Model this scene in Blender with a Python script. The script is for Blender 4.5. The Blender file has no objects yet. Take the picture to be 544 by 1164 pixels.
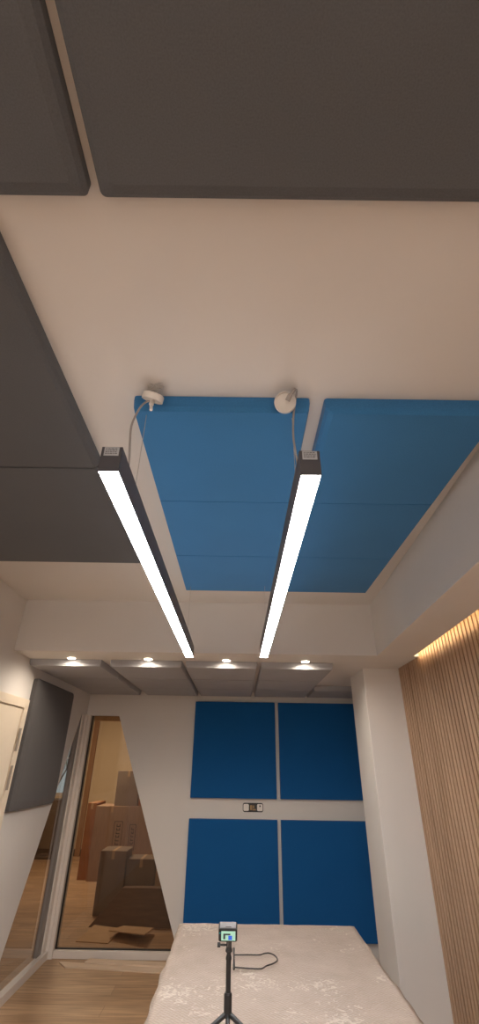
import bpy, bmesh, math, random
from mathutils import Vector, Matrix, noise
random.seed(7)
C = bpy.context.scene.collection
H = 1.70            # eye height of the photographer; z below is measured from the eye, the floor is at z = 0

# ------------------------------------------------------------------ materials
def new_mat(name):
    m = bpy.data.materials.new(name); m.use_nodes = True
    nt = m.node_tree; nt.nodes.clear()
    out = nt.nodes.new('ShaderNodeOutputMaterial')
    return m, nt, out
def N(nt, typ, **kw):
    n = nt.nodes.new(typ)
    for k, v in kw.items():
        if k in n.inputs: n.inputs[k].default_value = v
        else: setattr(n, k, v)
    return n
def surf(name, col, rough=.6, metal=0, var=.06, scale=8, bump=0, bscale=200, col2=None, stretch=(1, 1, 1), spec=.5, sheen=0):
    m, nt, out = new_mat(name)
    b = N(nt, 'ShaderNodeBsdfPrincipled'); b.inputs['Roughness'].default_value = rough
    b.inputs['Metallic'].default_value = metal; b.inputs['Specular IOR Level'].default_value = spec
    if sheen: b.inputs['Sheen Weight'].default_value = sheen
    tc = N(nt, 'ShaderNodeTexCoord'); mp = N(nt, 'ShaderNodeMapping'); mp.inputs['Scale'].default_value = stretch
    nt.links.new(tc.outputs['Object'], mp.inputs['Vector'])
    no = N(nt, 'ShaderNodeTexNoise'); no.inputs['Scale'].default_value = scale; no.inputs['Detail'].default_value = 5
    nt.links.new(mp.outputs[0], no.inputs['Vector'])
    cr = N(nt, 'ShaderNodeValToRGB')
    c2 = col2 or tuple(min(1, c * (1 + var)) for c in col); c1 = col if col2 else tuple(c * (1 - var) for c in col)
    cr.color_ramp.elements[0].position = .3; cr.color_ramp.elements[1].position = .7
    cr.color_ramp.elements[0].color = (*c1, 1); cr.color_ramp.elements[1].color = (*c2, 1)
    nt.links.new(no.outputs['Fac'], cr.inputs[0]); nt.links.new(cr.outputs[0], b.inputs['Base Color'])
    if bump:
        n2 = N(nt, 'ShaderNodeTexNoise'); n2.inputs['Scale'].default_value = bscale; n2.inputs['Detail'].default_value = 3
        nt.links.new(mp.outputs[0], n2.inputs['Vector'])
        bp = N(nt, 'ShaderNodeBump'); bp.inputs['Strength'].default_value = bump; bp.inputs['Distance'].default_value = .002
        nt.links.new(n2.outputs['Fac'], bp.inputs['Height']); nt.links.new(bp.outputs[0], b.inputs['Normal'])
    nt.links.new(b.outputs[0], out.inputs[0])
    return m
def emit(name, col, s):
    m, nt, out = new_mat(name)
    e = N(nt, 'ShaderNodeEmission'); e.inputs[0].default_value = (*col, 1); e.inputs[1].default_value = s
    nt.links.new(e.outputs[0], out.inputs[0]); return m
def fabric(name, col, var=.12):
    """woven cloth: fine thread grid plus mottling"""
    m, nt, out = new_mat(name)
    b = N(nt, 'ShaderNodeBsdfPrincipled'); b.inputs['Roughness'].default_value = .9
    b.inputs['Specular IOR Level'].default_value = .15; b.inputs['Sheen Weight'].default_value = .12
    tc = N(nt, 'ShaderNodeTexCoord')
    n1 = N(nt, 'ShaderNodeTexNoise'); n1.inputs['Scale'].default_value = 260; n1.inputs['Detail'].default_value = 2
    n2 = N(nt, 'ShaderNodeTexNoise'); n2.inputs['Scale'].default_value = 3; n2.inputs['Detail'].default_value = 3
    for n in (n1, n2): nt.links.new(tc.outputs['Object'], n.inputs['Vector'])
    ad = N(nt, 'ShaderNodeMath', operation='ADD'); nt.links.new(n1.outputs['Fac'], ad.inputs[0])
    mu = N(nt, 'ShaderNodeMath', operation='MULTIPLY'); mu.inputs[1].default_value = .35
    nt.links.new(n2.outputs['Fac'], mu.inputs[0]); nt.links.new(mu.outputs[0], ad.inputs[1])
    cr = N(nt, 'ShaderNodeValToRGB'); cr.color_ramp.elements[0].position = .35; cr.color_ramp.elements[1].position = .95
    cr.color_ramp.elements[0].color = (*[c * (1 - var) for c in col], 1); cr.color_ramp.elements[1].color = (*[c * (1 + var) for c in col], 1)
    nt.links.new(ad.outputs[0], cr.inputs[0]); nt.links.new(cr.outputs[0], b.inputs['Base Color'])
    bp = N(nt, 'ShaderNodeBump'); bp.inputs['Strength'].default_value = .35; bp.inputs['Distance'].default_value = .001
    nt.links.new(n1.outputs['Fac'], bp.inputs['Height']); nt.links.new(bp.outputs[0], b.inputs['Normal'])
    nt.links.new(b.outputs[0], out.inputs[0]); return m
def planks(name):
    m, nt, out = new_mat(name)
    b = N(nt, 'ShaderNodeBsdfPrincipled'); b.inputs['Roughness'].default_value = .42
    tc = N(nt, 'ShaderNodeTexCoord')
    br = N(nt, 'ShaderNodeTexBrick', offset=.37)
    for k, v in {'Scale': 1, 'Mortar Size': .0015, 'Brick Width': 1.3, 'Row Height': .19, 'Bias': 0}.items(): br.inputs[k].default_value = v
    br.inputs['Color1'].default_value = (.44, .27, .145, 1); br.inputs['Color2'].default_value = (.54, .35, .20, 1)
    br.inputs['Mortar'].default_value = (.20, .11, .06, 1)
    nt.links.new(tc.outputs['Object'], br.inputs['Vector'])
    mp = N(nt, 'ShaderNodeMapping'); mp.inputs['Scale'].default_value = (1.2, 14, 1); nt.links.new(tc.outputs['Object'], mp.inputs['Vector'])
    no = N(nt, 'ShaderNodeTexNoise'); no.inputs['Scale'].default_value = 2.2; no.inputs['Detail'].default_value = 6
    nt.links.new(mp.outputs[0], no.inputs['Vector'])
    cr = N(nt, 'ShaderNodeValToRGB'); cr.color_ramp.elements[0].color = (.62, .6, .58, 1); cr.color_ramp.elements[1].color = (1.15, 1.12, 1.1, 1)
    cr.color_ramp.elements[0].position = .3; cr.color_ramp.elements[1].position = .7
    nt.links.new(no.outputs['Fac'], cr.inputs[0])
    mx = N(nt, 'ShaderNodeMixRGB', blend_type='MULTIPLY'); mx.inputs[0].default_value = 1
    nt.links.new(br.outputs['Color'], mx.inputs[1]); nt.links.new(cr.outputs[0], mx.inputs[2])
    nt.links.new(mx.outputs[0], b.inputs['Base Color']); nt.links.new(b.outputs[0], out.inputs[0]); return m
def glass_mat(name, tint):
    m, nt, out = new_mat(name)
    t = N(nt, 'ShaderNodeBsdfTransparent'); t.inputs[0].default_value = (*tint, 1)
    g = N(nt, 'ShaderNodeBsdfGlossy'); g.inputs['Roughness'].default_value = .0; g.inputs['Color'].default_value = (1, 1, 1, 1)
    fr = N(nt, 'ShaderNodeFresnel'); fr.inputs[0].default_value = 1.55
    ge = N(nt, 'ShaderNodeNewGeometry'); iv = N(nt, 'ShaderNodeMath', operation='SUBTRACT'); iv.inputs[0].default_value = 1
    nt.links.new(ge.outputs['Backfacing'], iv.inputs[1]); mu = N(nt, 'ShaderNodeMath', operation='MULTIPLY')
    nt.links.new(fr.outputs[0], mu.inputs[0]); nt.links.new(iv.outputs[0], mu.inputs[1])      # one reflection per pane
    mx = N(nt, 'ShaderNodeMixShader'); nt.links.new(mu.outputs[0], mx.inputs[0])
    nt.links.new(t.outputs[0], mx.inputs[1]); nt.links.new(g.outputs[0], mx.inputs[2]); nt.links.new(mx.outputs[0], out.inputs[0]); return m
def sheet_mat(name):
    """cloudy bubble-textured plastic sheeting with dusty pale scuffs"""
    m, nt, out = new_mat(name)
    b = N(nt, 'ShaderNodeBsdfPrincipled'); b.inputs['Roughness'].default_value = .38
    tc = N(nt, 'ShaderNodeTexCoord')
    n = N(nt, 'ShaderNodeTexNoise'); n.inputs['Scale'].default_value = 7; n.inputs['Detail'].default_value = 8; n.inputs['Roughness'].default_value = .65
    nt.links.new(tc.outputs['Object'], n.inputs['Vector'])
    cr = N(nt, 'ShaderNodeValToRGB'); e = cr.color_ramp.elements
    e[0].position = .3; e[0].color = (.38, .295, .235, 1); e[1].position = .7; e[1].color = (.48, .385, .32, 1)
    nt.links.new(n.outputs['Fac'], cr.inputs[0])
    # small pale scraps and scratches in drifts
    n3 = N(nt, 'ShaderNodeTexNoise'); n3.inputs['Scale'].default_value = 30; n3.inputs['Detail'].default_value = 3; n3.inputs['Distortion'].default_value = 1.5
    n4 = N(nt, 'ShaderNodeTexNoise'); n4.inputs['Scale'].default_value = 3.2
    mp = N(nt, 'ShaderNodeMapping'); mp.inputs['Location'].default_value = (3, 1, 0); nt.links.new(tc.outputs['Object'], mp.inputs[0])
    nt.links.new(mp.outputs[0], n3.inputs['Vector']); nt.links.new(mp.outputs[0], n4.inputs['Vector'])
    ad = N(nt, 'ShaderNodeMath', operation='MULTIPLY'); nt.links.new(n3.outputs['Fac'], ad.inputs[0]); nt.links.new(n4.outputs['Fac'], ad.inputs[1])
    c2 = N(nt, 'ShaderNodeValToRGB'); c2.color_ramp.elements[0].position = .325; c2.color_ramp.elements[1].position = .39; nt.links.new(ad.outputs[0], c2.inputs[0])
    m2 = N(nt, 'ShaderNodeMixRGB'); nt.links.new(c2.outputs[0], m2.inputs[0]); nt.links.new(cr.outputs[0], m2.inputs[1]); m2.inputs[2].default_value = (.62, .53, .45, 1)
    cr = m2
    w = N(nt, 'ShaderNodeTexWave', wave_type='BANDS', bands_direction='DIAGONAL'); w.inputs['Scale'].default_value = 30; w.inputs['Distortion'].default_value = 1.5
    nt.links.new(tc.outputs['Object'], w.inputs['Vector'])
    mx = N(nt, 'ShaderNodeMixRGB', blend_type='MULTIPLY'); mx.inputs[0].default_value = .16
    nt.links.new(cr.outputs[0], mx.inputs[1]); nt.links.new(w.outputs['Color'], mx.inputs[2])
    nt.links.new(mx.outputs[0], b.inputs['Base Color'])
    vo = N(nt, 'ShaderNodeTexVoronoi'); vo.inputs['Scale'].default_value = 90; nt.links.new(tc.outputs['Object'], vo.inputs['Vector'])
    bp = N(nt, 'ShaderNodeBump'); bp.inputs['Strength'].default_value = .5; bp.inputs['Distance'].default_value = .003
    nt.links.new(vo.outputs['Distance'], bp.inputs['Height']); nt.links.new(bp.outputs[0], b.inputs['Normal'])
    nt.links.new(b.outputs[0], out.inputs[0]); return m

WALL = surf('wall_paint', (.70, .665, .63), .75, var=.02, scale=2, bump=.15, bscale=60, spec=.25)
CEIL = surf('ceiling_paint', (.71, .68, .65), .8, var=.02, scale=2, bump=.1, bscale=60, spec=.2)
FLOOR = planks('oak_plank_floor')
BLUE = fabric('blue_felt', (.008, .095, .29))
BLUEC = fabric('blue_ceiling_felt', (.045, .19, .42))
GREY = fabric('charcoal_fabric', (.112, .117, .126))
GREYW = fabric('grey_wall_fabric', (.098, .092, .092))
GREYS = fabric('mid_grey_fabric', (.37, .37, .39))
SLAT = surf('slat_oak', (.35, .215, .13), .5, scale=3, col2=(.46, .30, .19), stretch=(6, 6, .6))
BACKFELT = surf('slat_backing_felt', (.05, .03, .02), .95)
WHITE = surf('white_plastic', (.78, .74, .69), .35, var=.02)
FRAME = surf('white_painted_frame', (.72, .645, .58), .4, var=.02)
JAMB = surf('shaded_jamb', (.22, .195, .18), .4, var=.05)  # shade on this side of the frame is put into the colour
DOORM = surf('cream_door_paint', (.80, .69, .55), .45, var=.02)
HINGE = surf('brushed_steel_hinge', (.42, .36, .30), .35, metal=.7)
ALU = surf('grey_anodised_aluminium', (.38, .36, .38), .45, metal=.2, var=.04)
ALUCAP = surf('shaded_end_cap', (.085, .08, .088), .45, metal=.2, var=.04)  # darker than the housing: the unlit end is painted into the colour
BLACK = surf('black_plastic', (.012, .011, .011), .4, var=.2)
BLACKR = surf('black_rubber_cord', (.03, .025, .024), .5, var=.2)
GCORD = surf('grey_cable', (.36, .33, .31), .5, var=.05)
STEEL = surf('thin_steel_wire', (.55, .52, .49), .35, metal=.6)
CAMTOP = surf('dark_grey_camera_shell', (.13, .115, .105), .45, var=.1)
STICK = surf('silver_sticker', (.45, .46, .48), .5, var=.05)
INK = surf('grey_print', (.12, .11, .11), .7)
INK2 = surf('dark_box_print', (.06, .035, .022), .8)
CARD = surf('brown_cardboard', (.36, .225, .14), .85, var=.12, scale=5, stretch=(8, 8, 1))
CARD2 = surf('taupe_cardboard', (.24, .165, .115), .85, var=.12, scale=5)
CARD3 = surf('dark_cardboard', (.16, .09, .055), .85, var=.15, scale=6, stretch=(1, 1, 8))
CARDL = surf('tan_cardboard', (.52, .33, .18), .85, var=.08)
CARDR = surf('reddish_cardboard', (.34, .14, .06), .85, var=.1)
PALE = surf('pale_board', (.66, .50, .36), .7, var=.08, scale=4, stretch=(1, 10, 1))
TIMBER = surf('brown_timber', (.30, .155, .07), .6, scale=4, col2=(.38, .20, .10), stretch=(8, 8, 1))
LINTEL = surf('golden_timber', (.72, .47, .24), .6, scale=4, col2=(.80, .55, .30), stretch=(1, 8, 8))
CREAM = surf('cream_wall_paint', (.74, .58, .38), .7, var=.03, scale=3)
DARKB = surf('dark_skirting', (.035, .028, .024), .5)
DARKW = surf('dark_walnut', (.09, .055, .035), .5, scale=4, col2=(.06, .035, .02), stretch=(6, 6, 1))
BARK = surf('bark', (.05, .04, .035), .9)
GASKET = surf('black_gasket', (.015, .013, .012), .7)
GLASS = glass_mat('clear_glass', (.80, .76, .71))
GLASS2 = glass_mat('window_glass', (.92, .95, .95))
SHEET = sheet_mat('plastic_sheeting')
UPSTRIP = emit('added_uplight_glow', (.97, .985, 1), 4)  # added glow that brightens the ceiling above the pendants
STRIP = emit('linear_light_diffuser', (.97, .985, 1), 56)
SPOTE = emit('downlight_lens', (1, .86, .68), 45)
COVE = emit('warm_led_tape', (1, .72, .40), 19)
SCREEN = emit('lit_camera_screen', (.55, .85, .62), .8)
SCREENB = emit('lit_blue_blob', (.07, .16, .75), .9)
SCREEND = emit('lit_dark_patch', (.12, .12, .12), .5)
LED = emit('teal_status_light', (.0, .35, .38), .7)

# ------------------------------------------------------------------ geometry helpers
def box(bm, x0, x1, y0, y1, z0, z1):
    vs = [bm.verts.new((x, y, z)) for z in (z0, z1) for y in (y0, y1) for x in (x0, x1)]
    for f in ((0, 2, 3, 1), (4, 5, 7, 6), (0, 1, 5, 4), (2, 6, 7, 3), (0, 4, 6, 2), (1, 3, 7, 5)):
        bm.faces.new([vs[i] for i in f])
    return vs
def prism(bm, poly, axis, a, b):
    """poly in the two remaining axes, extruded along axis from a to b"""
    def P(p, t):
        return {'x': (t, p[0], p[1]), 'y': (p[0], t, p[1]), 'z': (p[0], p[1], t)}[axis]
    A = [bm.verts.new(P(p, a)) for p in poly]; B = [bm.verts.new(P(p, b)) for p in poly]
    bm.faces.new(A); bm.faces.new(B[::-1])
    n = len(poly)
    for i in range(n): bm.faces.new((A[i], A[(i + 1) % n], B[(i + 1) % n], B[i]))
def tube(bm, pts, r, seg=10, cap=True):
    pts = [Vector(p) for p in pts]; rs = r if isinstance(r, (list, tuple)) else [r] * len(pts)
    rings = []; up = None
    for i, p in enumerate(pts):
        d = (pts[min(i + 1, len(pts) - 1)] - pts[max(i - 1, 0)]).normalized()
        if up is None:
            up = Vector((0, 0, 1)) if abs(d.z) < .9 else Vector((1, 0, 0))
        s = d.cross(up).normalized(); up = s.cross(d).normalized()
        rings.append([bm.verts.new(p + rs[i] * (math.cos(2 * math.pi * k / seg) * s + math.sin(2 * math.pi * k / seg) * up)) for k in range(seg)])
    for a, b in zip(rings, rings[1:]):
        for k in range(seg): bm.faces.new((a[k], a[(k + 1) % seg], b[(k + 1) % seg], b[k]))
    if cap: bm.faces.new(rings[0][::-1]); bm.faces.new(rings[-1])
def smooth_path(pts, n=8):
    pts = [Vector(p) for p in pts]; out = []
    P = [pts[0]] + pts + [pts[-1]]
    for i in range(1, len(P) - 2):
        a, b, c, d = P[i - 1], P[i], P[i + 1], P[i + 2]
        for k in range(n):
            t = k / n
            out.append(.5 * ((2 * b) + (c - a) * t + (2 * a - 5 * b + 4 * c - d) * t * t + (3 * b - 3 * c + d - a) * t ** 3))
    out.append(pts[-1]); return out
def wpos(o):
    v = Vector((0, 0, 0))
    while o is not None: v += o.location; o = o.parent
    return v
def build(name, bm, mat, parent=None, bevel=0, smooth=False, origin=None, xf=None):
    """vertices are given in room coordinates (z from eye level); the origin goes to the thing's base"""
    if xf: bmesh.ops.transform(bm, matrix=xf, verts=bm.verts)
    bmesh.ops.recalc_face_normals(bm, faces=bm.faces)
    for v in bm.verts: v.co.z += H
    if parent is not None: loc = wpos(parent); oloc = Vector((0, 0, 0))
    else:
        if origin: loc = Vector(origin) + Vector((0, 0, H))
        else:
            cs = [v.co for v in bm.verts]
            loc = Vector(((min(c.x for c in cs) + max(c.x for c in cs)) / 2, (min(c.y for c in cs) + max(c.y for c in cs)) / 2, min(c.z for c in cs)))
        oloc = loc
    for v in bm.verts: v.co -= loc
    me = bpy.data.meshes.new(name); bm.to_mesh(me); bm.free()
    if smooth:
        for p in me.polygons: p.use_smooth = True
    me.materials.append(mat)
    o = bpy.data.objects.new(name, me); C.objects.link(o); o.location = oloc
    if parent is not None: o.parent = parent
    if bevel:
        b = o.modifiers.new('bevel', 'BEVEL'); b.width = bevel; b.segments = 2; b.limit_method = 'ANGLE'
    return o
def tag(o, label, cat, group=None, kind=None):
    o['label'] = label; o['category'] = cat
    if group: o['group'] = group
    o['kind'] = kind or 'thing'
    return o
def thing(name, loc, label, cat, group=None):
    o = bpy.data.objects.new(name, None); C.objects.link(o); o.location = (loc[0], loc[1], loc[2] + H); o.empty_display_size = .1
    return tag(o, label, cat, group)
def struct(name, bm, mat, parent=None, **kw):
    o = build(name, bm, mat, parent, **kw)
    if parent is None: o['kind'] = 'structure'
    return o
def panel(name, mat, frame, w, d, t, ins, rad, label, cat, group, edge=None):
    """padded board: frame maps (a, b, h) -> room; ins = insets of the face at a0, a1, b0, b1; rad = corner radius"""
    bm = bmesh.new()
    def ring(i0, i1, j0, j1, r, h):
        out = []
        for (cx, cy, a0) in ((w - i1 - r, d - j1 - r, 0), (i0 + r, d - j1 - r, 90), (i0 + r, j0 + r, 180), (w - i1 - r, j0 + r, 270)):
            for k in range(5):
                a = math.radians(a0 + 90 * k / 4)
                out.append(bm.verts.new(frame(cx + r * math.cos(a), cy + r * math.sin(a), h)))
        return out
    e = .35 * t if max(ins) > .02 else .75 * t
    R = [ring(0, 0, 0, 0, rad, 0), ring(0, 0, 0, 0, rad, t - e)]
    for q in (.5, 1.0):          # eased chamfer
        s = .35 if q == .5 else 1
        R.append(ring(*[i * s for i in ins], max(.002, rad * (1 - .2 * q)), t - e + e * (.6 if q == .5 else 1)))
    bm.faces.new(R[0]); bm.faces.new(R[-1])
    for A, B in zip(R, R[1:]):
        for k in range(len(A)): bm.faces.new((A[k], A[(k + 1) % len(A)], B[(k + 1) % len(A)], B[k]))
    return tag(build(name, bm, mat), label, cat, group)

ZC, ZS, ZF = 1.235, .80, -1.70          # upper ceiling, lower soffit, floor (from the eye)
YB, XL, XR, YC = 6.05, -1.87, 1.53, 3.80
YR = -2.6                                # rear wall behind the photographer

# ------------------------------------------------------------------ the setting
bm = bmesh.new(); box(bm, -5.6, 1.9, YR - .1, 11.7, ZF - .1, ZF); struct('floor', bm, FLOOR)
bm = bmesh.new(); box(bm, XL - .12, XR + .15, YR - .1, 3.95, ZC + .0015, ZC + .12); struct('ceiling', bm, CEIL)
bm = bmesh.new(); box(bm, XL - .0, XR - .02, YC, YB, ZS + .0015, ZC + .0015); struct('trim_1', bm, CEIL)          # lowered soffit at the back
bm = bmesh.new()                                                                                   # lowered soffit along the slatted wall
prism(bm, [(1.152, YC), (.862, YR), (1.10, YR), (1.455, YC)], 'z', ZS, ZS + .008)
prism(bm, [(1.152, YC), (.862, YR), (.892, YR), (1.182, YC)], 'z', ZS + .008, ZC)
struct('trim_2', bm, CEIL)
bm = bmesh.new(); prism(bm, [(YR - .1, ZF), (4.765, ZF), (4.765, -1.62), (5.86, .505), (5.985, .505), (5.985, ZF), (6.17, ZF), (6.17, ZC), (YR - .1, ZC)], 'x', XL - .1, XL - .0015)
struct('wall_left', bm, WALL)
bm = bmesh.new(); prism(bm, [(XL, ZF), (XL, ZC), (1.9, ZC), (1.9, ZF), (-.546, ZF), (-1.468, .505), (-1.80, .505), (-1.80, ZF)], 'y', YB + .0015, YB + .12)
struct('wall_back', bm, WALL)
bm = bmesh.new(); box(bm, XR, XR + .12, YR - .1, YB, ZF, ZC); struct('wall_right', bm, WALL)
bm = bmesh.new(); box(bm, XL - .1, XR + .1, YR - .12, YR, ZF, ZC); struct('wall_front', bm, WALL)
bm = bmesh.new(); box(bm, 1.165, XR, 4.34, 4.86, ZF, ZS); struct('wall_column', bm, WALL, bevel=.004)

# glazing: corner post, sills, jambs
bm = bmesh.new()
box(bm, XL - .06, XL + .004, 5.90, YB, ZF, .505); box(bm, XL, -1.80, 6.0, YB + .05, ZF, .505)
box(bm, XL, -1.835, 5.985, 6.0, ZF, .505)
w1 = struct('window_1', bm, FRAME, bevel=.003)
bm = bmesh.new(); box(bm, XL - .03, XL + .03, 4.66, 5.985, ZF, -1.635); build('sill', bm, FRAME, w1, bevel=.003)
bm = bmesh.new(); prism(bm, [(5.79, -1.635), (5.90, -1.635), (5.90, .5), (5.84, .5)], 'x', XL - .05, XL - .012); build('jamb', bm, JAMB, w1)
bm = bmesh.new(); prism(bm, [(4.78, -1.635), (5.91, -1.635), (5.91, .5), (5.86, .5)], 'x', XL - .045, XL - .037); build('pane', bm, GLASS, w1)
bm = bmesh.new(); box(bm, -1.80, -.50, YB - .03, YB + .05, ZF, -1.64)
w2 = struct('window_2', bm, FRAME, bevel=.003)
bm = bmesh.new()
box(bm, -1.80, -1.792, YB + .012, YB + .04, -1.64, .5); box(bm, -1.80, -.57, YB + .012, YB + .04, -1.64, -1.632)
build('gasket', bm, GASKET, w2)
bm = bmesh.new(); prism(bm, [(-1.795, -1.636), (-.572, -1.636), (-1.468, .503), (-1.795, .503)], 'y', YB + .03, YB + .038); build('pane', bm, GLASS, w2)

# door in the left wall with its frame and hinges
bm = bmesh.new(); box(bm, XL, XL + .028, 4.19, 4.265, ZF, .47); box(bm, XL, XL + .028, 3.25, 3.32, ZF, .47); box(bm, XL, XL + .028, 3.32, 4.19, .400, .47)
box(bm, XL, XL + .004, 3.32, 4.19, ZF, .40)
d1 = struct('door_1', bm, DOORM, bevel=.002)
bm = bmesh.new(); box(bm, XL + .005, XL + .018, 3.328, 4.178, ZF + .01, .388); build('door_leaf', bm, DOORM, d1, bevel=.003)
for zc in (.155, -.12):
    bm = bmesh.new()
    for k in range(5): tube(bm, [(XL + .0345, 4.20, zc - .085 + k * .035), (XL + .0345, 4.20, zc - .085 + k * .035 + .031)], .0055)
    box(bm, XL + .0305, XL + .033, 4.178, 4.222, zc - .085, zc + .086)
    build('hinge', bm, HINGE, d1)['label'] = 'steel door hinge'

# ------------------------------------------------------------------ slatted wall and cove
bm = bmesh.new(); box(bm, 1.512, 1.5285, 0.0, 4.338, ZF, ZS + .2)
sw = tag(build('slat_cladding', bm, BACKFELT), 'vertical light oak slat cladding on the right wall, lit from the cove above', 'wall cladding')
bm = bmesh.new(); p = .0545; y = 4.34 - .004
while y - .037 > 0.0:
    seam = abs(y - 4.13) < p / 2
    box(bm, 1.498, 1.513, y - (.030 if seam else .038), y, ZF, ZS + .19); y -= p
o = build('slats', bm, SLAT, sw)
o['label'] = 'light oak vertical slats'; sw['label'] = 'vertical light oak slat cladding on the right wall, lit from the cove above'
# LED tape lying on the soffit edge inside the cove
bm = bmesh.new()
prism(bm, [(1.449, 3.79), (1.4535, 3.79), (1.4535 - .361, .2), (1.449 - .361, .2)], 'z', ZS + .010, ZS + .040)
tag(build('led_tape', bm, COVE), 'warm glowing light tape hidden in the cove above the oak slats', 'light strip')

# ------------------------------------------------------------------ acoustic panels
def ceil_frame(x0, y0, z): return lambda a, b, h: (x0 + a, y0 + b, z - h)
G1 = 'charcoal padded ceiling panels overhead'
panel('ceiling_baffle', GREY, ceil_frame(-.350, -1.25, ZC), 1.75 - .55, 1.815, .055, (.036, .03, .03, .036), .014,
      'large charcoal fabric ceiling panel at the top right, nearest overhead', 'acoustic panel', G1)
panel('ceiling_baffle', GREY, ceil_frame(-1.60, -1.25, ZC), 1.222, 1.813, .055, (.03, .034, .03, .036), .014,
      'charcoal fabric ceiling panel at the top left corner, beyond the narrow gap', 'acoustic panel', G1)
G2 = 'charcoal padded ceiling panels along the left wall'
panel('ceiling_baffle', GREY, ceil_frame(-1.855, .62, ZC), 1.20, 1.068, .055, (.02, .022, .03, .004), .012,
      'charcoal ceiling panel at the left edge, nearer of two beside the left lamp', 'acoustic panel', G2)
panel('ceiling_baffle', GREY, ceil_frame(-1.855, 1.692, ZC), 1.20, 1.13, .055, (.02, .022, .004, .02), .012,
      'charcoal ceiling panel at left behind the near end of the left lamp', 'acoustic panel', G2)
G3 = 'blue ceiling panels above the two lamps'
for ci, (x0, x1) in enumerate(((-.418, .262), (.318, .985))):
    ys = (1.275, 1.95, 2.632, 3.30)
    for ri in range(3):
        a = (.008 if ci == 0 else .03, .012, .010 if ri == 0 else .0015, .010 if ri == 2 else .0015)
        row = ('nearest the round canopies', 'middle of three', 'far end by the ceiling drop')[ri]
        side = ('left column between the lamps', 'right column toward the slats')[ci]
        panel('ceiling_baffle', BLUEC, ceil_frame(x0, ys[ri], ZC), x1 - x0, ys[ri + 1] - ys[ri] - .001, .07, a, .012 if ri == 0 else .003,
              'blue ceiling panel, %s, %s' % (side, row), 'acoustic panel', G3)
G4 = 'grey panels under the lowered ceiling'
cols = ((-1.868, -1.225, 'first column from the left'), (-1.145, -.505, 'second column from the left'),
        (-.470, .170, 'third column from the left'), (.205, .845, 'fourth column from the left'))
ys = (4.13, 4.79, 5.42, 6.045)
rown = ('front tile under a downlight', 'middle tile', 'back tile against the wall')
for x0, x1, cn in cols:
    for ri in range(3):
        panel('ceiling_baffle', GREYS, ceil_frame(x0, ys[ri], ZS), x1 - x0, ys[ri + 1] - ys[ri] - .006, .055,
              (.008, .008, .010 if ri == 0 else .007, .008 if ri == 2 else .007), .004,
              'grey ceiling tile, %s, %s' % (cn, rown[ri]), 'acoustic panel', G4)
panel('ceiling_baffle', GREYS, ceil_frame(.87, 5.44, ZS), .655, .605, .055, (.008, .008, .010, .008), .004,
      'shorter grey ceiling tile behind the white column, far right of the others', 'acoustic panel', G4)
def wall_frame(x0, z0): return lambda a, b, h: (x0 + a, YB - h, z0 + b)
G5 = 'square blue panels on the back wall'
for x0, z0, w, d, lab in ((-.527, -.340, .990, 1.020, 'square blue felt wall panel, upper left of the four'), (.503, -.340, 1.01, 1.020, 'square blue felt wall panel, upper right of the four beside the column'),
                          (-.527, -1.55, .990, 1.015, 'square blue felt wall panel, lower left of the four behind the table'), (.500, -1.55, 1.01, 1.015, 'square blue felt wall panel, lower right of the four, beside the column')):
    panel('acoustic_panel', BLUE, wall_frame(x0, z0), w, d, .045, (.003, .003, .003, .003), .006, lab, 'acoustic panel', G5)
panel('acoustic_panel', GREYW, lambda a, b, h: (XL + h, 4.31 + a, -.362 + b), 1.01, 1.025, .055, (.075, .02, .06, .02), .03,
      'dark grey padded panel on the left wall between the door and the glass', 'acoustic panel', None)

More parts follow.
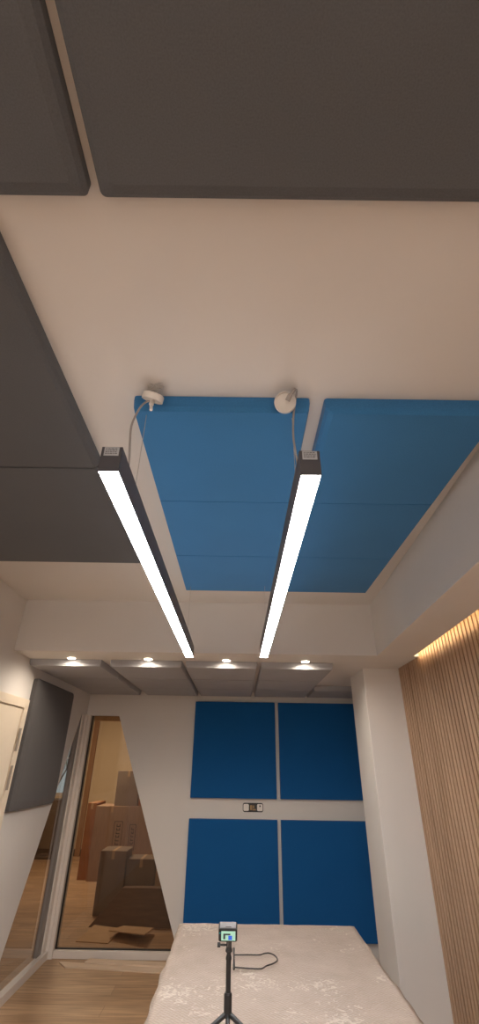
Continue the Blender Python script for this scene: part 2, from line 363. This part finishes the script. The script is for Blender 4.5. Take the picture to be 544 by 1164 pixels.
# ------------------------------------------------------------------ linear pendant lights
def xform_tube(bm, M_, pts, r): tube(bm, [M_ @ Vector(p) for p in pts], r, 14)
def linear(xn, xf, y0, y1, label):
    t = thing('pendant_light', ((xn + xf) / 2, (y0 + y1) / 2, .70), label, 'pendant light', 'linear lamps hanging from the ceiling')
    w = .058
    def seg(bm, u0, u1, z0, z1, ya=y0, yb=y1):
        vs = []
        for y in (ya, yb):
            xc = xn + (xf - xn) * (y - y0) / (y1 - y0)
            vs.append([bm.verts.new((xc + u0, y, z0)), bm.verts.new((xc + u1, y, z0)), bm.verts.new((xc + u1, y, z1)), bm.verts.new((xc + u0, y, z1))])
        a, b = vs
        bm.faces.new(a); bm.faces.new(b[::-1])
        for k in range(4): bm.faces.new((a[k], a[(k + 1) % 4], b[(k + 1) % 4], b[k]))
    bm = bmesh.new(); seg(bm, -w / 2, -w / 2 + .002, .699, .782); seg(bm, w / 2 - .002, w / 2, .699, .782); seg(bm, -w / 2, w / 2, .703, .782)
    build('housing', bm, ALU, t)
    for yy, q in ((y0 - .003, y0), (y1, y1 + .003)):
        bm = bmesh.new(); xc = xn if q == y0 else xf
        box(bm, xc - w / 2, xc + w / 2, yy, yy + .003, .699, .782); build('end_cap', bm, ALUCAP, t)['label'] = 'end cap coloured dark for its unlit side'
    bm = bmesh.new(); seg(bm, -w / 2 + .0025, w / 2 - .0025, .6985, .7025, y0 + .001, y1 - .001)
    build('diffuser', bm, STRIP, t)['label'] = 'glowing white diffuser strip'
    bm = bmesh.new(); seg(bm, -w / 2 + .008, w / 2 - .008, .7815, .7835, y0 + .02, y1 - .02)
    build('added_uplight', bm, UPSTRIP, t)  # added strip, lights the ceiling from below
    bm = bmesh.new(); box(bm, xn - .021, xn + .021, y0 - .0045, y0 - .0035, .751, .780)
    s = build('sticker', bm, STICK, t); s['label'] = 'silver rating sticker'
    bm = bmesh.new()
    for k in range(4):
        x = xn - .017
        while x < xn + .015:
            l = random.uniform(.003, .009); box(bm, x, min(x + l, xn + .017), y0 - .0052, y0 - .0046, .757 + k * .0055, .7592 + k * .0055); x += l + .002
    build('print', bm, INK, s)
    for yy in (y0 + .29, y1 - .26):
        xc = xn + (xf - xn) * (yy - y0) / (y1 - y0)
        bm = bmesh.new(); tube(bm, [(xc, yy, .781), (xc, yy, ZC - (.071 if 1.275 < yy < 3.3 and (-.418 < xc < .262) else 0))], .0011, 6)
        tube(bm, [(xc, yy, .781), (xc, yy, .795)], .005, 8)
        build('suspension_wire', bm, STEEL, t)
    return t
linear(-.367, -.369, 1.015, 3.47, 'left one of the two long slim glowing lamps, beside the charcoal panels')
linear(.194, .189, 1.020, 3.43, 'right one of the two long slim glowing lamps, below the blue panels')

# canopies dangling from the ceiling on their wires
def canopy(c, nrm, label, coil, conn, cord, side):
    c = Vector(c); n = Vector(nrm).normalized()
    t = thing('ceiling_canopy', tuple(c), label, 'ceiling rose', 'round white canopies dangling from the ceiling')
    q = n.to_track_quat('Z', 'Y').to_matrix().to_4x4(); M_ = Matrix.Translation(c) @ q
    bm = bmesh.new(); R_ = .040; seg = 36
    prof = [(.0, -.013), (R_ - .006, -.013), (R_ - .002, -.011), (R_, -.007), (R_, .013), (R_ - .002, .013), (R_ - .002, -.004), (0, -.008)]
    rings = []
    for r, z in prof:
        rings.append([bm.verts.new(M_ @ Vector((r * math.cos(2 * math.pi * k / seg), r * math.sin(2 * math.pi * k / seg), z))) for k in range(seg)] if r else [bm.verts.new(M_ @ Vector((0, 0, z)))])
    for a, b in zip(rings, rings[1:]):
        for k in range(seg):
            if len(a) == 1: bm.faces.new((a[0], b[k], b[(k + 1) % seg]))
            elif len(b) == 1: bm.faces.new((a[k], a[(k + 1) % seg], b[0]))
            else: bm.faces.new((a[k], a[(k + 1) % seg], b[(k + 1) % seg], b[k]))
    build('cup', bm, WHITE, t, smooth=False)
    bm = bmesh.new()
    for pts in coil: tube(bm, smooth_path(pts, 6), .0016, 7)
    build('wire_coil', bm, STEEL, t, smooth=True)
    bm = bmesh.new(); tube(bm, conn, [.009, .009, .006, .006], 12); build('strain_relief', bm, GCORD if side else WHITE, t)
    bm = bmesh.new(); tube(bm, smooth_path(cord, 8), .0038, 9); build('cord', bm, GCORD, t, smooth=True)
c1 = Vector((-.333, 1.235, 1.190))
def loops(c, r, h, n, seed, tilt):
    rnd = random.Random(seed); out = []
    for k in range(n):
        a0 = rnd.uniform(0, 6.28); cx, cy, cz = c[0] + rnd.uniform(-.008, .008), c[1] + rnd.uniform(-.008, .008), c[2] + rnd.uniform(-.003, .003)
        rr = r * rnd.uniform(.6, 1)
        out.append([(cx + rr * math.cos(a0 + i * .7), cy + rr * .5 * math.sin(a0 + i * .7), cz + h * math.sin(a0 * 2 + i * .7)) for i in range(9)])
    return out
canopy((-.333, 1.235, 1.190), (-.26, .46, -.85), 'white canopy seen edge on, dangling above the near end of the left lamp',
       loops((-.327, 1.218, 1.222), .030, .017, 6, 3, 0) + [[(-.33, 1.235, 1.19), (-.332, 1.235, ZC)], [(-.322, 1.235, 1.19), (-.318, 1.24, ZC)]],
       [(-.336, 1.241, 1.178), (-.338, 1.243, 1.160), (-.338, 1.243, 1.157), (-.335, 1.24, 1.132)],
       [(-.338, 1.243, 1.174), (-.354, 1.232, 1.164), (-.372, 1.22, 1.12), (-.388, 1.215, 1.04), (-.383, 1.21, .96), (-.372, 1.20, .87), (-.369, 1.19, .789)], 0)
canopy((.160, 1.235, 1.172), (-.12, -.80, -.45), 'white canopy facing the viewer, dangling beside the near end of the right lamp',
       loops((.165, 1.262, 1.205), .026, .012, 3, 9, 0) + [[(.165, 1.25, 1.18), (.172, 1.26, 1.21), (.175, 1.265, ZC)]],
       [(.166, 1.218, 1.165), (.174, 1.205, 1.178), (.180, 1.203, 1.186), (.196, 1.21, 1.215)],
       [(.196, 1.21, 1.215), (.205, 1.23, 1.225), (.200, 1.262, 1.19), (.192, 1.26, 1.13), (.186, 1.255, 1.03), (.192, 1.245, .92), (.196, 1.23, .85), (.194, 1.22, .789)], 1)

# ------------------------------------------------------------------ recessed downlights
for x, w_ in ((-1.475, 'at far left'), (-.795, 'second from the left'),
          (-.105, 'third from the left'), (.590, 'at far right')):
    t = thing('downlight', (x, 4.06, ZS), 'round downlight in the lowered ceiling, ' + w_, 'downlight', 'downlights along the lowered ceiling')
    bm = bmesh.new(); seg = 24
    pr = [(.034, -.0005), (.046, -.0005), (.048, -.004), (.034, -.006), (.032, -.002)]
    rg = [[bm.verts.new((x + r * math.cos(2 * math.pi * k / seg), 4.06 + r * math.sin(2 * math.pi * k / seg), ZS + z)) for k in range(seg)] for r, z in pr]
    for a, b in zip(rg, rg[1:] + rg[:1]):
        for k in range(seg): bm.faces.new((a[k], a[(k + 1) % seg], b[(k + 1) % seg], b[k]))
    build('trim_ring', bm, WHITE, t)
    bm = bmesh.new(); tube(bm, [(x, 4.06, ZS - .001), (x, 4.06, ZS - .007)], .032, 24); build('lens', bm, SPOTE, t)
    l = bpy.data.lights.new('downlight_lamp', 'SPOT'); l.energy = 16; l.spot_size = 3.0; l.spot_blend = .6; l.color = (1, .86, .7); l.shadow_soft_size = .03
    lo = bpy.data.objects.new('lamp', l); C.objects.link(lo); lo.parent = t; lo.location = (0, 0, -.012)

# ------------------------------------------------------------------ back wall socket plate
t = thing('wall_socket', (.190, YB, -.462), 'black framed socket plate with two white modules between the blue wall panels', 'wall socket')
def rrect(w, h, r, cx, cz, n=5):
    return [(cx + sx * (w / 2 - r) + r * math.cos(math.radians(a0 + 90 * k / (n - 1))), cz + sz * (h / 2 - r) + r * math.sin(math.radians(a0 + 90 * k / (n - 1))))
            for sx, sz, a0 in ((1, 1, 0), (-1, 1, 90), (-1, -1, 180), (1, -1, 270)) for k in range(n)]
bm = bmesh.new(); prism(bm, rrect(.232, .088, .022, .190, -.424), 'y', YB - .008, YB); build('frame', bm, BLACK, t)
for cx in (.112, .268):
    bm = bmesh.new(); prism(bm, rrect(.062, .066, .012, cx, -.424), 'y', YB - .012, YB - .008); m_ = build('module', bm, WHITE, t); m_['label'] = 'white socket module'
    if cx > .2:
        bm = bmesh.new(); box(bm, cx - .006, cx + .008, YB - .013, YB - .012, -.418, -.402); build('slot', bm, BLACK, m_)
bm = bmesh.new()
box(bm, .156, .182, YB - .013, YB - .008, -.448, -.402); box(bm, .188, .205, YB - .013, YB - .008, -.432, -.405); box(bm, .186, .222, YB - .012, YB - .008, -.450, -.438)
build('connector', bm, surf('brass_connector', (.30, .19, .09), .4, metal=.6), t)['label'] = 'brass coloured connectors'

# ------------------------------------------------------------------ table, sheet
TX0, TX1, TY0, TY1, TZ = -.345, .765, 1.55, 3.84, -.905
t = thing('table', ((TX0 + TX1) / 2, (TY0 + TY1) / 2, ZF), 'long table standing under the plastic sheet in front of the blue panels', 'table')
bm = bmesh.new(); box(bm, TX0 + .01, TX1 - .01, TY0, TY1 - .01, TZ - .04, TZ - .006); build('tabletop', bm, PALE, t, bevel=.003)
for x in (TX0 + .06, TX1 - .12):
    for y in (TY0 + .06, TY1 - .12):
        bm = bmesh.new(); box(bm, x, x + .06, y, y + .06, ZF, TZ - .04); build('leg', bm, WHITE, t)
bm = bmesh.new(); nx, ny = 90, 150; hw = (TX1 - TX0) / 2; cx = (TX0 + TX1) / 2; ov, ovy = .50, .42; L = TY1 - TY0
grid = []
for j in range(ny + 1):
    row = []; s = j / ny * (L + ovy)
    b = max(0, s - L); yy = TY0 + min(s, L)
    for i in range(nx + 1):
        u = (i / nx * 2 - 1) * (hw + ov); a = max(0, abs(u) - hw); sg = 1 if u > 0 else -1
        x = cx + max(-hw, min(hw, u)); y = yy
        n1 = noise.noise(Vector((u * 2.2, s * 1.6, 3))); n2 = noise.noise(Vector((u * 9, s * 7, 9)))
        z = TZ + .003 + .004 * (n1 + .4) + .0022 * n2
        hang = max(a, b)
        if hang > 0:
            z = TZ + .003 - hang * .985
            fold = .018 * math.sin(s * 9 + 2 * n1 + (1.5 if sg > 0 else 0)) * min(1, a / .12)
            if a > 0: x += sg * (.012 + .06 * a + fold * .7 + .012 * n2)
            if b > 0: y += .010 + .05 * b + .012 * n2 + .016 * math.sin(u * 11) * min(1, b / .1)
            if a > 0 and b > 0: x += sg * .25 * min(a, b); y += .25 * min(a, b)
        row.append(bm.verts.new((x, y, z)))
    grid.append(row)
for j in range(ny):
    for i in range(nx): bm.faces.new((grid[j][i], grid[j][i + 1], grid[j + 1][i + 1], grid[j + 1][i]))
o = build('plastic_sheet', bm, SHEET, smooth=True)
so = o.modifiers.new('thickness', 'SOLIDIFY'); so.thickness = .002; so.offset = 1
tag(o, 'dusty beige plastic sheet draped over the long table', 'plastic sheet')

# cord loop on the sheet
ZT = TZ + .016
bm = bmesh.new()
tube(bm, smooth_path([(.0, 3.245, ZT), (.07, 3.25, ZT), (.135, 3.252, ZT), (.165, 3.275, ZT), (.195, 3.278, ZT), (.222, 3.235, ZT), (.226, 3.18, ZT), (.20, 3.135, ZT), (.165, 3.105, ZT), (.135, 3.066, ZT), (.07, 3.068, ZT), (.0, 3.08, ZT)], 6), .0032, 8)
tube(bm, [(-.002, 3.33, ZT + .002), (-.001, 3.20, ZT + .001), (.0, 3.06, ZT)], [.006, .003, .006], 8)
tag(build('cord_loop', bm, BLACKR, smooth=True), 'thin black cord loop lying on the plastic sheet beside the tripod', 'cord')

# ------------------------------------------------------------------ tripod and action camera
TXc, TYc = -.021, 2.39
t = thing('mini_tripod', (TXc, TYc, TZ + .01), 'black mini tripod with slim extension pole standing on the plastic sheet', 'tripod')
bm = bmesh.new(); tube(bm, [(TXc, TYc, -.828), (TXc, TYc, -.822), (TXc, TYc, -.765), (TXc, TYc, -.760)], [.013, .0155, .0155, .0125], 20); build('handle', bm, BLACK, t, smooth=False)
bm = bmesh.new(); tube(bm, [(TXc, TYc, -.762), (TXc, TYc, -.668)], .0098, 16); tube(bm, [(TXc, TYc, -.668), (TXc, TYc, -.662), (TXc, TYc, -.650)], [.0115, .0115, .0075], 16)
tube(bm, [(TXc, TYc, -.652), (TXc, TYc, -.634)], .007, 14); tube(bm, [(TXc, TYc, -.648), (TXc, TYc, -.642)], .0105, 14); build('pole', bm, BLACK, t)
bm = bmesh.new(); box(bm, TXc - .010, TXc - .004, TYc - .009, TYc + .009, -.640, -.614); box(bm, TXc + .004, TXc + .010, TYc - .009, TYc + .009, -.640, -.614)
box(bm, TXc - .003, TXc + .003, TYc - .008, TYc + .008, -.634, -.607); box(bm, TXc - .013, TXc + .013, TYc - .010, TYc + .010, -.644, -.636)
build('mount', bm, BLACK, t, bevel=.001)
bm = bmesh.new(); tube(bm, [(TXc - .010, TYc, -.626), (TXc - .034, TYc, -.626)], .0035, 10); tube(bm, [(TXc - .034, TYc, -.626), (TXc - .046, TYc, -.626)], .008, 8); build('thumb_screw', bm, BLACK, t)
for ang in (203, 337, 272):
    a = math.radians(ang); d = Vector((math.cos(a), math.sin(a), 0)); f = .165 if ang != 272 else .15
    p0 = Vector((TXc, TYc, -.818)) + d * .008; p1 = Vector((TXc, TYc, TZ + .014)) + d * f
    bm = bmesh.new(); tube(bm, [p0, p0.lerp(p1, .4), p1], [.0085, .008, .0055], 10); lg = build('leg', bm, BLACK, t)
    bm = bmesh.new(); tube(bm, [p1 + Vector((0, 0, -.006)), p1 + Vector((0, 0, .004))], .008, 10); build('rubber_foot', bm, BLACKR, lg)
# camera tilted back so that its lens looks up
ct = Vector((TXc - .005, TYc, -.607))
t = thing('action_camera', tuple(ct), 'small action camera with lit screen mounted on the mini tripod', 'camera')
M_ = Matrix.Translation(ct) @ Matrix.Rotation(math.radians(30), 4, 'X') @ Matrix.Translation((0, 0, .002))
bm = bmesh.new(); prism(bm, rrect(.074, .052, .007, 0, .026), 'y', -.016, .016); build('body', bm, BLACK, t, xf=M_, bevel=.002)
bm = bmesh.new(); box(bm, -.032, .032, -.013, .013, .0515, .0535); build('top_plate', bm, CAMTOP, t, xf=M_, bevel=.0008)
bm = bmesh.new(); box(bm, -.010, .014, -.010, .004, .0535, .0560); build('shutter_button', bm, CAMTOP, t, xf=M_, bevel=.0008)
bm = bmesh.new(); box(bm, -.026, .030, -.0168, -.016, .006, .043); sc = build('screen', bm, SCREEN, t, xf=M_); sc['label'] = 'lit pale green screen'
bm = bmesh.new(); box(bm, .002, .017, -.0173, -.0169, .009, .026); build('screen_image', bm, SCREENB, sc, xf=M_)
bm = bmesh.new(); box(bm, -.018, .010, -.0173, -.0169, .028, .034); box(bm, -.018, -.010, -.0173, -.0169, .012, .028); build('screen_image', bm, SCREEND, sc, xf=M_)
bm = bmesh.new(); tube(bm, [(-.031, -.016, .036), (-.031, -.0175, .036)], .0025, 10); build('status_light', bm, LED, t, xf=M_)
bm = bmesh.new(); tube(bm, [(.018, .016, .034), (.018, .022, .034)], .012, 20); build('lens', bm, CAMTOP, t, xf=M_)

# ------------------------------------------------------------------ pale strips on the floor before the glass
def slab(name, mat, pts, z, th, label, cat, group=None, tilt=None):
    bm = bmesh.new(); prism(bm, pts, 'z', z, z + th)
    if tilt:
        for v in bm.verts: v.co.z += tilt(v.co.x, v.co.y)
    return tag(build(name, bm, mat), label, cat, group)
slab('cardboard_strip', PALE, [(-1.70, 5.92), (-1.60, 5.80), (-.62, 5.70), (-.60, 5.80), (-1.2, 5.87)], ZF, .010, 'long pale cardboard strip on the floor before the glass, undermost', 'cardboard strip', 'pale strips before the glass')
slab('cardboard_strip', PALE, [(-1.42, 5.97), (-1.44, 5.88), (-.58, 5.80), (-.56, 5.90)], ZF + .0105, .012, 'shorter pale cardboard strip lying on the long one, close to the sill', 'cardboard strip', 'pale strips before the glass')

# ------------------------------------------------------------------ the room beyond the glass
bm = bmesh.new(); box(bm, -5.6, 1.9, 11.6, 11.7, ZF, -.66); box(bm, -5.6, 1.9, 11.6, 11.7, .85, 1.4); box(bm, -3.70, 1.9, 11.6, 11.7, -.66, .85); box(bm, -5.6, -4.9, 11.6, 11.7, -.66, .85)
struct('wall_outer_back', bm, CREAM)
bm = bmesh.new(); box(bm, -5.7, -5.6, YR - .1, 11.7, ZF, 1.4); struct('wall_outer_left', bm, CREAM)
bm = bmesh.new(); box(bm, 1.9, 2.0, 6.05, 11.7, ZF, 1.4); struct('wall_outer_right', bm, CREAM)
bm = bmesh.new(); box(bm, -5.6, XL - .1, YR - .1, YR, ZF, 1.4); struct('wall_outer_front', bm, CREAM)
bm = bmesh.new(); box(bm, -5.7, XL - .1, YR - .1, 11.7, 1.4, 1.5); box(bm, XL - .1, 2.0, 6.17, 11.7, 1.4, 1.5); struct('ceiling_outer', bm, CEIL)
bm = bmesh.new(); box(bm, -3.66, 1.9, 11.58, 11.6, ZF, ZF + .11); struct('baseboard_outer', bm, DARKB)
bm = bmesh.new()
for x0, x1, z0, z1 in ((-4.9, -4.84, -.66, .85), (-3.76, -3.70, -.66, .85), (-4.84, -3.76, -.66, -.60), (-4.84, -3.76, .79, .85), (-4.84, -3.76, .06, .085)): box(bm, x0, x1, 11.62, 11.68, z0, z1)
w3 = struct('window_3', bm, FRAME)
bm = bmesh.new(); box(bm, -4.84, -3.76, 11.645, 11.65, -.60, .79); build('pane', bm, GLASS2, w3)
bm = bmesh.new(); box(bm, -3.34, -3.235, 11.52, 11.578, ZF, 1.4); tag(build('timber_post', bm, TIMBER, bevel=.004), 'tall brown timber post against the cream wall beyond the glass', 'post')
bm = bmesh.new(); box(bm, -1.97, -1.40, 6.18, 6.24, .455, .56); tag(build('timber_lintel', bm, LINTEL, bevel=.003), 'golden timber board across the top of the tapered back glass', 'beam')
t = thing('low_cabinet', (-4.45, 11.35, ZF), 'dark low cabinet under the bright window seen through the left glass', 'cabinet')
bm = bmesh.new(); box(bm, -5.25, -3.68, 11.12, 11.57, ZF, -.70); build('body', bm, DARKW, t, bevel=.004)
for x in (-5.20, -4.68, -4.16):
    bm = bmesh.new(); box(bm, x, x + .44, 11.10, 11.12, ZF + .08, -.76); build('door', bm, DARKW, t, bevel=.003)
bm = bmesh.new()
rnd = random.Random(4)
def limb(p, d, l, r, k):
    p2 = p + d * l; tube(bm, [p, p.lerp(p2, .5) + Vector((rnd.uniform(-.04, .04), 0, rnd.uniform(-.03, .03))), p2], [r, r * .8, r * .6], 6)
    if k:
        for _ in range(3):
            e = (d + Vector((rnd.uniform(-.9, .9), rnd.uniform(-.4, .4), rnd.uniform(-.3, .5)))).normalized(); limb(p.lerp(p2, rnd.uniform(.5, 1)), e, l * .7, r * .55, k - 1)
limb(Vector((-4.7, 13.2, ZF)), Vector((.08, 0, 1)), 1.1, .05, 4)
tag(build('bare_tree', bm, BARK), 'bare branched tree outside the far window', 'tree')

def carton(x0, x1, y0, y1, z0, z1, mat, label, mark=None):
    t = thing('cardboard_box', ((x0 + x1) / 2, (y0 + y1) / 2, z0), label, 'cardboard box', 'cardboard boxes stacked beyond the glass')
    bm = bmesh.new(); box(bm, x0, x1, y0, y1, z0, z1); build('carton', bm, mat, t, bevel=.004)
    bm = bmesh.new(); xm = (x0 + x1) / 2; box(bm, xm - .02, xm + .02, y0 - .0015, y1 + .001, z1 - .001, z1 + .0015); box(bm, xm - .02, xm + .02, y0 - .0015, y0 - .0005, z1 - .09, z1); build('packing_tape', bm, CARDL, t)
    if mark:
        mx, mz, mw, mh = mark; bm = bmesh.new(); yy0, yy1 = y0 - .003, y0 - .001
        e = .008
        for a in ((mx, mx + e, mz, mz + mh), (mx + mw - e, mx + mw, mz, mz + mh), (mx, mx + mw, mz, mz + e), (mx, mx + mw, mz + mh - e, mz + mh)): box(bm, a[0], a[1], yy0, yy1, a[2], a[3])
        z = mz + .03
        while z < mz + mh - .05:
            box(bm, mx + mw * .3, mx + mw * .72, yy0, yy1, z, z + .012); box(bm, mx + mw * .3, mx + mw * .38, yy0, yy1, z, z + .035)
            if rnd.random() > .4: box(bm, mx + mw * .64, mx + mw * .72, yy0, yy1, z, z + .035)
            z += .05
        build('printed_mark', bm, INK2, t)
    return t
F = ZF
carton(-2.44, -1.87, 9.3, 9.85, F, -.665, CARD, 'large brown box left of the stack, with a printed upright mark', (-2.09, -1.24, .15, .36))
carton(-1.865, -1.36, 9.3, 9.85, F, -.665, CARD, 'large brown box right of the stack, with a dark printed mark', (-1.82, -1.28, .11, .36))
carton(-2.62, -2.46, 9.4, 10.0, F, -.63, CARDR, 'narrow reddish box at the left end of the stack on the wood floor')
carton(-2.14, -1.74, 9.32, 9.8, -.664, -.13, CARD2, 'upper brown box resting on the two large ones, topmost of the stack')
carton(-1.72, -1.42, 9.32, 9.75, -.664, -.30, CARDR, 'small reddish box beside the topmost box')
carton(-1.81, -1.46, 7.45, 7.85, F, -1.035, CARD2, 'upright taupe box in front of the stack')
carton(-1.45, -1.07, 7.5, 7.85, F, -1.125, CARD2, 'lower taupe box right of the upright one')
carton(-1.05, -.80, 7.45, 7.7, F, -1.16, CARDL, 'bright tan carton at the sloping wall edge, right of the taupe boxes')
bm = bmesh.new(); prism(bm, [(-1.73, F), (-.72, F), (-.72, -1.36), (-1.40, -1.36)], 'y', 7.0, 7.12)
for v in bm.verts: v.co.y += (v.co.z - F) * .45
tag(build('folded_carton', bm, CARD3, bevel=.003), 'dark folded carton leaning against the taupe boxes', 'folded carton')
G6 = 'flattened cardboard pieces on the floor beyond the glass'
slab('cardboard_sheet', CARDL, [(-1.72, 6.50), (-1.36, 6.46), (-1.30, 6.90), (-1.66, 7.0)], F, .008, 'flat tan cardboard piece on the floor, left one before the dark folded carton', 'cardboard sheet', G6, lambda x, y: (y - 6.46) * .03)
slab('cardboard_sheet', CARDL, [(-1.40, 6.62), (-.97, 6.42), (-.93, 6.82), (-1.30, 6.92)], F + .040, .008, 'flat tan cardboard piece lifted at one edge, right one before the dark folded carton', 'cardboard sheet', G6, lambda x, y: (6.95 - y) * .10 - .01)
bm = bmesh.new(); box(bm, -.90, -.82, 6.22, 6.27, F, F + .015); tag(build('foam_block', bm, DARKB, bevel=.002), 'small dark offcut on the floor just behind the back glass', 'offcut')

# ------------------------------------------------------------------ unseen fill lights added to brighten both rooms
def area(name, loc, size, e, col, rot=(0, 0, 0), sy=None):
    l = bpy.data.lights.new(name, 'AREA'); l.energy = e; l.color = col; l.size = size
    if sy: l.shape = 'RECTANGLE'; l.size_y = sy
    o = bpy.data.objects.new(name, l); C.objects.link(o); o.location = (loc[0], loc[1], loc[2] + H); o.rotation_euler = rot; return o
area('outer_room_fill', (-2.6, 9.0, 1.35), .6, 75, (1, .86, .68))  # added warm fill for the space beyond the glass, no fitting
area('rear_room_fill', (-.1, -1.7, 1.0), 1.6, 85, (1, .96, .93), sy=.4)  # added fill behind the viewer, no fitting

w = bpy.data.worlds.new('World'); bpy.context.scene.world = w; w.use_nodes = True
bg = w.node_tree.nodes['Background']; bg.inputs[0].default_value = (.62, .75, .86, 1); bg.inputs[1].default_value = .7

# ------------------------------------------------------------------ camera
cam = bpy.data.cameras.new('camera'); co = bpy.data.objects.new('camera', cam); C.objects.link(co)
cam.sensor_fit = 'VERTICAL'; cam.sensor_height = 24; cam.sensor_width = 24; cam.lens = 505 / 1164 * 24; cam.clip_start = .02
R3 = Vector((.99989294, -.00516103, .0136917)); U3 = Vector((-.01445423, -.49385736, .86942279)); F3 = Vector((-.00227463, .86952762, .49387909))
U3 = (U3 - R3 * U3.dot(R3)).normalized(); B3 = R3.normalized().cross(U3)
co.matrix_world = Matrix.Translation((0, 0, H)) @ Matrix((R3.normalized(), U3, B3)).transposed().to_4x4()
S = bpy.context.scene; S.camera = co
S.view_settings.view_transform = 'Standard'; S.view_settings.look = 'None'; S.view_settings.gamma = 1; S.view_settings.exposure = .1
S.view_settings.use_curve_mapping = False
